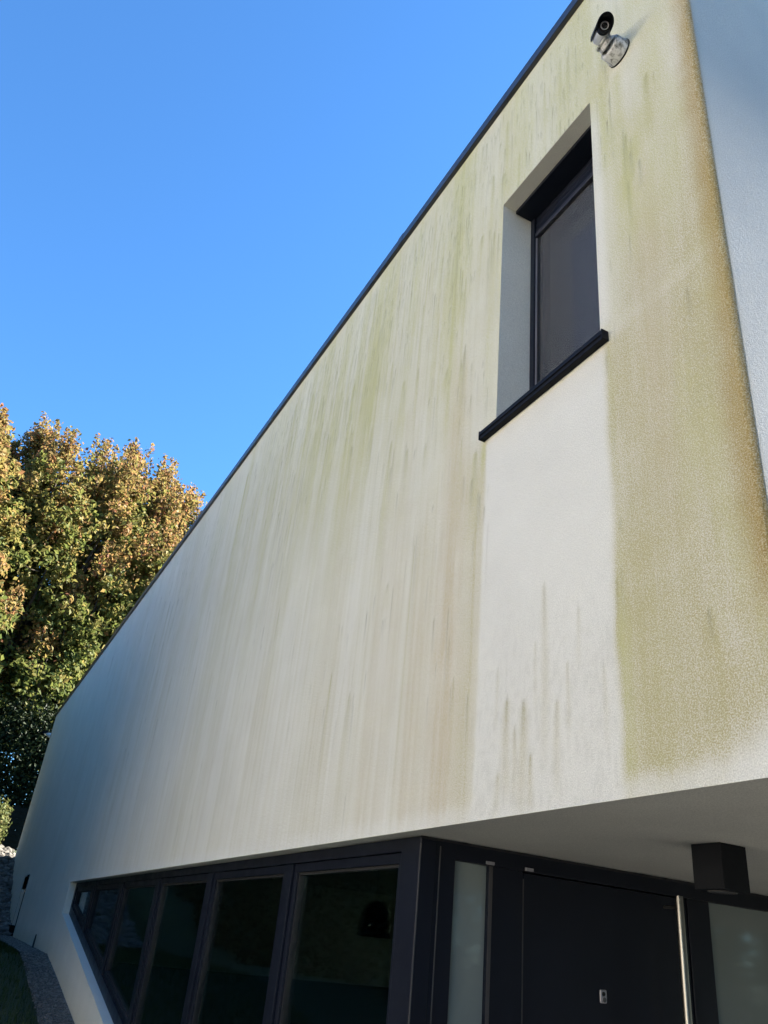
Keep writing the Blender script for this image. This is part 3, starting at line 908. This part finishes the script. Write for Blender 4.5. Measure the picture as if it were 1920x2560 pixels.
# ------------------------------------------------------------------ porch light
pl = empty('porch_light', ((PX(-1.338) + PX(-1.2597)) / 2, (PY(1.4155) + PY(1.489)) / 2, Z_SOF))
tag(pl, 'black cube spotlight fixed under the soffit beside the front door', 'lamp')
hw, hd, hh = 0.0665, 0.0625, 0.150
body = MB().ring_y([(-hw, 0), (hw, 0), (hw, 0.01), (-hw, 0.01)], [(-hw, 0), (hw, 0), (hw, 0.01), (-hw, 0.01)], 0, 0)
bd = MB()
bd.box(-hw, hw, -hd, hd, -hh, 0.0)
bo = bd.build('lamp_body', M['black'], pl, 0.002)
lr = MB()
ring = []
N_ = 32
for r_, z_ in ((0.048, -hh - 0.0005), (0.050, -hh - 0.003), (0.044, -hh - 0.003), (0.042, -hh - 0.001)):
    ring += [(r_ * math.cos(2 * math.pi * k / N_), r_ * math.sin(2 * math.pi * k / N_), z_) for k in range(N_)]
lr.add(ring, [(q * N_ + k, q * N_ + (k + 1) % N_, (q + 1) * N_ + (k + 1) % N_, (q + 1) * N_ + k) for q in range(3) for k in range(N_)], True)
lr.build('lens_ring', M['bead'], pl)
MB().add([(0.043 * math.cos(2 * math.pi * k / N_), 0.043 * math.sin(2 * math.pi * k / N_), -hh - 0.0012) for k in range(N_)], [tuple(range(N_))]).build('lens_cover', M['bead'], pl)

# ------------------------------------------------------------------ pendant lamp indoors
pd = empty('pendant_lamp', (-5.05, 1.5, 2.545))
tag(pd, 'black dome pendant lamp hanging behind the glazed corner pane', 'lamp')
prof = [(0.012, -0.52), (0.03, -0.523), (0.07, -0.545), (0.105, -0.60), (0.123, -0.68), (0.131, -0.775), (0.127, -0.775), (0.118, -0.68), (0.10, -0.605), (0.06, -0.555), (0.0, -0.54)]
vs, fs = [], []
for r_, z_ in prof:
    vs += [(r_ * math.cos(2 * math.pi * k / 32), r_ * math.sin(2 * math.pi * k / 32), z_) for k in range(32)]
for q in range(len(prof) - 1):
    fs += [(q * 32 + k, q * 32 + (k + 1) % 32, (q + 1) * 32 + (k + 1) % 32, (q + 1) * 32 + k) for k in range(32)]
tgl = NT('gloss_black'); tgl.p(Base_Color=(0.004, 0.004, 0.005), Roughness=0.12)
MB().add(vs, fs, True).build('lamp_shade', tgl.m, pd)
MB().tube([(0, 0, 0.0), (0, 0, -0.53)], [0.004, 0.004], 8).build('cord', M['gasket'], pd)
MB().tube([(0, 0, 0.0), (0, 0, -0.02)], [0.05, 0.05], 20).build('ceiling_rose', M['gasket'], pd)


# ------------------------------------------------------------------ bullet cameras
def bullet_camera(loc, aim, label, grime):
    root = empty('security_camera', loc)
    root.scale = (1.22, 1.22, 1.22)
    tag(root, label, 'camera', 'security cameras on the facade')
    wm = M['cam_white'] if grime else M['white_plastic']
    # base: a drum standing off the wall along -Y, then a ball joint, then the body
    b = MB().tube([(0, -0.001, 0), (0, -0.012, 0), (0, -0.016, 0), (0, -0.050, 0), (0, -0.056, 0)], [0.052, 0.052, 0.049, 0.047, 0.040], 28)
    b.build('mount_base', wm, root)
    MB().tube([(0, -0.0005, 0), (0, -0.006, 0)], [0.054, 0.054], 28).build('base_gasket', M['gasket'], root)
    j0 = Vector((0, -0.056, 0)); j1 = Vector((-0.004, -0.082, 0.014))
    j = MB().tube([j0, j0.lerp(j1, .35), j0.lerp(j1, .4), j0.lerp(j1, .7), j0.lerp(j1, .75), j1], [0.036, 0.037, 0.033, 0.033, 0.037, 0.034], 24)
    j.build('swivel_joint', wm, root)
    aim = Vector(aim).normalized()
    c0 = j1 + Vector((0.002, -0.010, 0.026))              # near rear of the body
    q = aim.to_track_quat('X', 'Z').to_matrix().to_4x4()
    q = q @ Matrix.Scale(0.68, 4)
    q.translation = c0
    MB().tube([(-0.045, 0, 0), (-0.04, 0, 0), (0.075, 0, 0)], [0.030, 0.036, 0.037], 28).build('housing', M['white_plastic'], root, 0, q)
    MB().tube([(0.0755, 0, 0), (0.112, 0, 0)], [0.036, 0.0365], 28).build('front_ring', M['black'], root, 0, q)
    MB().tube([(0.1125, 0, 0), (0.114, 0, 0)], [0.031, 0.030], 28).build('face_glass', M['lens'], root, 0, q)
    rl = MB()
    vs = []
    for r_, x_ in ((0.023, 0.1145), (0.023, 0.117), (0.018, 0.117), (0.017, 0.1145)):
        vs += [(x_, r_ * math.cos(2 * math.pi * k / 24), r_ * math.sin(2 * math.pi * k / 24)) for k in range(24)]
    rl.add(vs, [(q_ * 24 + k, q_ * 24 + (k + 1) % 24, (q_ + 1) * 24 + (k + 1) % 24, (q_ + 1) * 24 + k) for q_ in range(3) for k in range(24)], True)
    rl.build('lens_ring', M['dull_metal'], root, 0, q)
    MB().tube([(0.114, 0, 0), (0.119, 0, 0)], [0.013, 0.009], 20).build('lens', M['lens'], root, 0, q)
    # curved sunshield over the body, longer at the top
    sh = MB()
    vs = []; fs = []
    NA = 22
    for ring_, r_ in enumerate((0.0415, 0.0445)):
        for k in range(NA + 1):
            an = -R(115) + R(230) * k / NA                 # 0 = up
            front = 0.118 + 0.052 * (math.cos(an) * 0.5 + 0.5) ** 1.5
            for x_ in (-0.05, front):
                vs.append((x_, r_ * math.sin(an), r_ * math.cos(an) + 0.002))
    n2 = 2 * (NA + 1)
    for k in range(NA):
        a = 2 * k
        fs += [(a, a + 1, a + 3, a + 2), (n2 + a, n2 + a + 2, n2 + a + 3, n2 + a + 1), (a + 1, n2 + a + 1, n2 + a + 3, a + 3), (a, a + 2, n2 + a + 2, n2 + a)]
    fs += [(0, n2, n2 + 1, 1), (n2 - 2, n2 - 1, 2 * n2 - 1, 2 * n2 - 2)]
    sh.add(vs, fs, True)
    sh.build('sunshield', M['black'], root, 0, q)
    return root


bullet_camera((PX(-0.965), 0, PZ(2.215)), (0.72, -0.38, -0.58), 'grimy white bullet camera with black sunshield above the upper window', True)
bullet_camera((X_FAR + 0.12, 0, 5.70), (-0.3, -0.9, -0.25), 'small white bullet camera at the far end of the facade', False)

# ------------------------------------------------------------------ gravel, stones, stake, grass


def rocks(name, centres, sizes, mat, parent=None, flat=0.6, detail=0):
    """many low-poly stones joined in one mesh"""
    ico = bmesh.new(); bmesh.ops.create_icosphere(ico, subdivisions=1, radius=1.0)
    bv = np.array([v.co[:] for v in ico.verts]); bf = np.array([[v.index for v in f.verts] for f in ico.faces]); ico.free()
    n = len(centres)
    V = np.repeat(bv[None], n, 0) * (1 + 0.28 * (rng.random((n, len(bv), 1)) - .5))
    sc = np.stack([rng.uniform(.7, 1.3, n), rng.uniform(.7, 1.3, n), rng.uniform(.5, 1.0, n) * flat / 0.6 * 0.75], -1) * np.asarray(sizes)[:, None]
    V = V * sc[:, None, :]
    a = rng.uniform(0, 6.28, n); ca, sa = np.cos(a), np.sin(a)
    x = V[..., 0] * ca[:, None] - V[..., 1] * sa[:, None]; y = V[..., 0] * sa[:, None] + V[..., 1] * ca[:, None]
    V = np.stack([x, y, V[..., 2]], -1) + np.asarray(centres)[:, None, :]
    Fc = bf[None] + (np.arange(n) * len(bv))[:, None, None]
    tint = np.repeat(rng.random(n) ** 1.6, len(bv))
    return mesh_np(name, V.reshape(-1, 3), Fc.reshape(-1, 3), mat, parent, False, {'tint': ('POINT', tint)})


xs_ = np.arange(-20.4, -3.9, 0.1)
gvv = []
for x in xs_:
    gvv += [(x, -0.33 + 0.015 * math.sin(x * 4), gz_(x) + 0.012), (x, -0.001, gz_(x) + 0.02)]
gs = MB().add(gvv, [(2 * k, 2 * k + 2, 2 * k + 3, 2 * k + 1) for k in range(len(xs_) - 1)])
tag(gs.build('gravel_strip', M['gravel']), kind='structure')
n = 9000
cx = rng.uniform(-17.5, -5.0, n); cy = -rng.uniform(0.01, 0.34, n)
tag(rocks('pebbles', np.stack([cx, cy, gz_(cx) + 0.02], -1), rng.uniform(0.006, 0.017, n), M['stone']), kind='stuff')
# bank of rubble stones at the far end
n = 5200
cx = rng.uniform(-23.5, -16.6, n); cy = rng.uniform(-2.2, 0.04, n)
szs = rng.gamma(3, 0.013, n) + 0.018
tag(rocks('stone_bank', np.stack([cx, cy, gz_(cx) + szs * 0.3], -1), szs, M['stone']), kind='stuff')
st = MB().tube([(-12.80, -0.045, 1.2), (-12.83, -0.04, 1.36), (-12.85, -0.035, 1.44)], [0.014, 0.013, 0.009], 8)
tag(st.build('garden_stake', M['gasket']), 'short black stake stuck in the gravel at the wall foot', 'stake')

n = 26000
bx = rng.uniform(-20, -5.5, n); by = rng.uniform(-2.6, -0.34, n)
bh = rng.uniform(0.025, 0.06, n); ba = rng.uniform(0, 6.28, n); lean = rng.uniform(0, 0.03, (n, 2)) - 0.015
bz = gz_(bx) - 0.02
wv = 0.004
V = np.stack([np.stack([bx - wv * np.cos(ba), by - wv * np.sin(ba), bz], -1), np.stack([bx + wv * np.cos(ba), by + wv * np.sin(ba), bz], -1), np.stack([bx + lean[:, 0], by + lean[:, 1], bz + bh + 0.02], -1)], 1)
tag(mesh_np('grass', V.reshape(-1, 3), np.arange(3 * n).reshape(-1, 3), M['grass'], None, False, {'tint': ('POINT', np.repeat(rng.random(n), 3))}), kind='stuff')


# ------------------------------------------------------------------ trees and shrubs
def leaf_cards(name, P, N, size, tint, mat, parent):
    """P points, N preferred normals; each leaf a bent pair of triangles (quad, folded)"""
    n = len(P)
    nn = N + rng.normal(0, 0.75, (n, 3)); nn /= np.linalg.norm(nn, axis=1, keepdims=True) + 1e-9
    t = rng.normal(0, 1, (n, 3)); t -= nn * (t * nn).sum(1, keepdims=True); t /= np.linalg.norm(t, axis=1, keepdims=True) + 1e-9
    b = np.cross(nn, t)
    s = size[:, None]
    V = np.stack([P - t * s * .55, P + b * s * .38 + nn * s * .10, P + t * s * .6 - nn * s * .12, P - b * s * .38 + nn * s * .10], 1)
    return mesh_np(name, V.reshape(-1, 3), np.arange(4 * n).reshape(-1, 4), mat, parent, False, {'tint': ('POINT', np.repeat(tint, 4))})


def tree(name, loc, height, lobes, label, group, mat, leaf=0.18, per=46, hue=(0.25, 0.75), trunk_r=0.28, forks=5):
    """lobes: list of (dx, dy, z, rx, ry, rz) ellipsoids measured from the foot"""
    root = empty(name, loc)
    tag(root, label, 'tree', group)
    tb = MB()
    limbs = []
    top = Vector((0, 0, height * 0.30))
    tb.tube([(0, 0, -0.6), (0.03, 0.0, height * 0.12), top], [trunk_r * 1.25, trunk_r, trunk_r * 0.8], 12)
    P, N, T, Sz = [], [], [], []
    for (dx, dy, z, rx, ry, rz) in lobes:
        c = Vector((dx, dy, z))
        base = top.lerp(Vector((0, 0, height * 0.12)), random.random())
        mid = base.lerp(c, 0.5) + Vector((random.uniform(-.3, .3), random.uniform(-.3, .3), 0.4))
        tb.tube([base, mid, c - Vector((0, 0, rz * 0.2)), c + Vector((0, 0, rz * 0.75))], [trunk_r * 0.45, trunk_r * 0.28, trunk_r * 0.14, 0.02], 7)
        # leafy sprays spread through the lobe, thicker towards its outside
        vol = (rx * ry * rz) ** (1 / 3)
        nsp = int(per * vol ** 2)
        gaps = [np.array([random.gauss(0, 1) for _ in range(3)]) for _ in range(5)]
        gaps = [g / np.linalg.norm(g) for g in gaps]
        for q_ in range(nsp):
            d = np.array([random.gauss(0, 1) for _ in range(3)]); d /= np.linalg.norm(d)
            if max(float(d @ g) for g in gaps) > 0.90: continue
            rr = random.uniform(0.10, 1.0) ** 0.5 * random.uniform(0.75, 1.12)
            p0 = np.array(c) + d * np.array([rx, ry, rz]) * rr
            dr = d * 0.8 + np.array([random.gauss(0, .35), random.gauss(0, .35), 0.55 + random.gauss(0, .3)]); dr /= np.linalg.norm(dr)
            ln = random.uniform(0.35, 0.95)
            if q_ % 9 == 0: tb.tube([c.lerp(Vector(p0), 0.35), Vector(p0), Vector(p0 + dr * ln)], [0.028, 0.014, 0.004], 4, False)
            k = int(random.uniform(22, 46))
            tt = rng.random(k)
            pts = p0 + dr * (tt * ln)[:, None] + rng.normal(0, 1, (k, 3)) * (0.15 * (1.1 - 0.6 * tt))[:, None]
            P.append(pts); N.append(np.tile(d * 0.5 + np.array([0, 0.15, 0.4]), (k, 1)))
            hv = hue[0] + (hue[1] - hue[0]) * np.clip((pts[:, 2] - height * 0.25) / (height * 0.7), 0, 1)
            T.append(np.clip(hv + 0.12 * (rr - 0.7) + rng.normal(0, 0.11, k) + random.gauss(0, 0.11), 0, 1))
            Sz.append(leaf * rng.uniform(0.6, 1.25, k))
        # upright shoots with sparse leaves on top
        for _ in range(int(5 + 4 * vol)):
            a = random.uniform(0, 6.28); f = random.uniform(0, 0.8)
            b0 = c + Vector((math.cos(a) * rx * f, math.sin(a) * ry * f, rz * math.sqrt(max(0, 1 - f * f)) * 0.9))
            ln = random.uniform(0.6, 1.6)
            tip = b0 + Vector((random.uniform(-.25, .25), random.uniform(-.25, .25), ln))
            tb.tube([b0, tip], [0.018, 0.005], 4, False)
            k = int(70 * ln)
            tt = rng.random(k) ** 1.3
            pts = np.array(b0)[None] * (1 - tt[:, None]) + np.array(tip)[None] * tt[:, None] + rng.normal(0, 1, (k, 3)) * (0.22 * (1 - 0.75 * tt))[:, None]
            P.append(pts); N.append(np.tile(np.array([[0, 0, .4]]), (k, 1)))
            T.append(np.clip(hue[1] + 0.08 + rng.normal(0, 0.12, k), 0, 1)); Sz.append(leaf * rng.uniform(0.5, 1.0, k))
    P = np.concatenate(P); N = np.concatenate(N); T = np.concatenate(T); Sz = np.concatenate(Sz)
    tb.build('trunk', M['bark'], root)
    leaf_cards('crown', P, N, Sz, T, mat, root)
    return root


def lobeset(seed, spread_x, spread_y, z0, z1, n, r0, r1):
    r = random.Random(seed)
    out = []
    for k in range(n):
        t = (k + 0.5) / n
        z = z0 + (z1 - z0) * t
        f = 0.55 + 0.45 * math.sin(math.pi * min(1, t * 0.75 + 0.22))
        a = k * 2.4 + r.uniform(-.6, .6)
        q = r.uniform(0.35, 1.0) * f
        rad = r.uniform(r0, r1) * (0.7 + 0.5 * f)
        out.append((math.cos(a) * spread_x * q, math.sin(a) * spread_y * q, z, rad, rad, rad * r.uniform(1.1, 1.9)))
    return out


G1 = 'autumn maples beyond the house'
GZT = 3.25
tree('maple_tree', (-31.5, 2.25, GZT), 17.0, lobeset(3, 3.0, 2.9, 3.7, 14.4, 24, 0.85, 1.5) + [(0.2, 1.6, 13.6, .8, .8, 1.5), (0, -1.3, 15.1, .8, .8, 1.4), (0, .2, 14.6, .9, .9, 1.4), (.4, 2.6, 12.6, .8, .8, 1.3)], 'yellowing maple closest to the roof edge of the white house', G1, M['maple'], hue=(0.24, 0.68))
tree('maple_tree', (-29.0, -1.6, GZT), 16.0, lobeset(8, 2.7, 2.9, 3.6, 13.0, 24, 0.8, 1.4) + [(0, 1.2, 13.4, .8, .8, 1.3), (0, -1.2, 13.2, .8, .8, 1.3), (0.3, 2.4, 12.6, .8, .8, 1.2), (0, -2.5, 12.4, .8, .8, 1.2)], 'green and orange maple standing middle of the autumn trees', G1, M['maple'], hue=(0.22, 0.66))
tree('maple_tree', (-25.2, -4.9, GZT - 0.1), 13.4, lobeset(12, 2.2, 2.4, 2.9, 11.0, 20, 0.75, 1.25) + [(0, 0.6, 11.2, .7, .7, 1.2)], 'orange tipped maple cut by the left edge of the picture', G1, M['maple'], hue=(0.22, 0.68))


def bush(name, boxes, n, label, cat, mat, group=None, leaf=0.07, loc=(0, 0, 0), thick=0.35):
    """clipped or loose mass of leaves: shells of boxes / ellipsoids given as (cx, cy, cz, rx, ry, rz)"""
    root = empty(name, loc)
    tag(root, label, cat, group)
    P, N = [], []
    tot = sum((b[3] * b[4] + b[4] * b[5] + b[3] * b[5]) for b in boxes)
    tb = MB()
    for b in boxes:
        k = int(n * (b[3] * b[4] + b[4] * b[5] + b[3] * b[5]) / tot)
        d = rng.normal(0, 1, (k, 3)); d /= np.linalg.norm(d, axis=1, keepdims=True)
        e = d / ((np.abs(d) ** 4).sum(1, keepdims=True) ** 0.25)     # boxy ellipsoid
        rr = 1 - thick * rng.random((k, 1)) ** 1.5 + rng.normal(0, 0.05, (k, 1))
        lump = 1 + 0.12 * np.sin(d[:, :1] * 7 + b[0]) * np.sin(d[:, 1:2] * 6 + b[1]) + 0.1 * np.sin(d[:, 2:3] * 9 + d[:, :1] * 5)
        pts = np.array(b[:3]) + e * np.array(b[3:]) * rr * lump
        P.append(pts); N.append(d)
        for q in range(3):
            tb.tube([(b[0] + random.uniform(-.2, .2) * b[3], b[1] + random.uniform(-.2, .2) * b[4], b[2] - b[5] * 1.1), (b[0] + random.uniform(-.4, .4) * b[3], b[1] + random.uniform(-.4, .4) * b[4], b[2] + b[5] * 0.4)], [0.05, 0.015], 6)
    P = np.concatenate(P); N = np.concatenate(N)
    leaf_cards('foliage', P, N, leaf * rng.uniform(0.6, 1.3, len(P)), np.clip(rng.normal(0.5, 0.2, len(P)), 0, 1), mat, root)
    tag(tb.build('stems', M['bark'], root), kind='stuff')
    return root


# dark evergreens under the maples
bush('evergreen_hedge', [(-26.6, -5.2 + 1.9 * k, 4.6 + 0.15 * (k % 2), 0.95, 1.9, 2.7) for k in range(6)], 120000, 'dark evergreen hedge growing under the autumn maples', 'hedge', M['hedge'], None, 0.10)
bush('shrub', [(-23.6, -0.75, 3.75, 0.45, 0.5, 0.55), (-23.9, -1.5, 3.9, 0.5, 0.5, 0.7)], 5200, 'light leaved shrub on top of the rubble bank', 'shrub', M['shrub'], None, 0.075)
# fence behind the shrub: boards and posts
fe = empty('board_fence', (-25.2, -1.0, 3.1))
tag(fe, 'dark painted board fence behind the shrub at the far end', 'fence')
bo_ = MB().box(-0.012, 0.012, -3.2, 3.2, 0, 0.145).build('board', M['fence'], fe)
bo_.location.z = 0.05
for k in range(1, 8):
    c = bo_.copy(); COL.objects.link(c); c.parent = fe; c.location.z = 0.05 + 0.153 * k
po = MB().box(-0.09, -0.014, -0.04, 0.04, -0.3, 1.32).build('post', M['fence'], fe)
po.location.y = -3.0
for k in range(1, 4):
    c = po.copy(); COL.objects.link(c); c.parent = fe; c.location.y = -3.0 + 2.0 * k
# hedge added out of view to shade the facade foot and darken the glazing
bush('shade_hedge', [(-21.0 + 2.4 * k, -4.3 - 0.2 * k, gz_(-21.0 + 2.4 * k) + 2.5, 1.5, 0.85, 3.2 - 0.2 * k) for k in range(7)], 120000, 'tall dark hedge added out of view across the lawn to shade the facade', 'hedge', M['hedge'], None, 0.13)
bush('sky_block_hedge', [(9.5, -5 + 2.6 * k, 3.0, 1.0, 1.8, 3.6) for k in range(13)], 130000, 'dark hedge added out of view opposite the front door to block the sky', 'hedge', M['hedge'], None, 0.14)  # unseen hedge added to keep bright sky off the entrance and its panes


tree('shade_tree', (5.6, 14.0, 0.0), 14.0, lobeset(31, 2.6, 2.6, 2.6, 12.5, 22, 0.9, 1.5), 'tall leafy tree added out of view to shade the paving by the near end of the house', None, M['maple'], per=40, hue=(0.1, 0.5))  # unseen tree added to keep the sun off the entrance paving
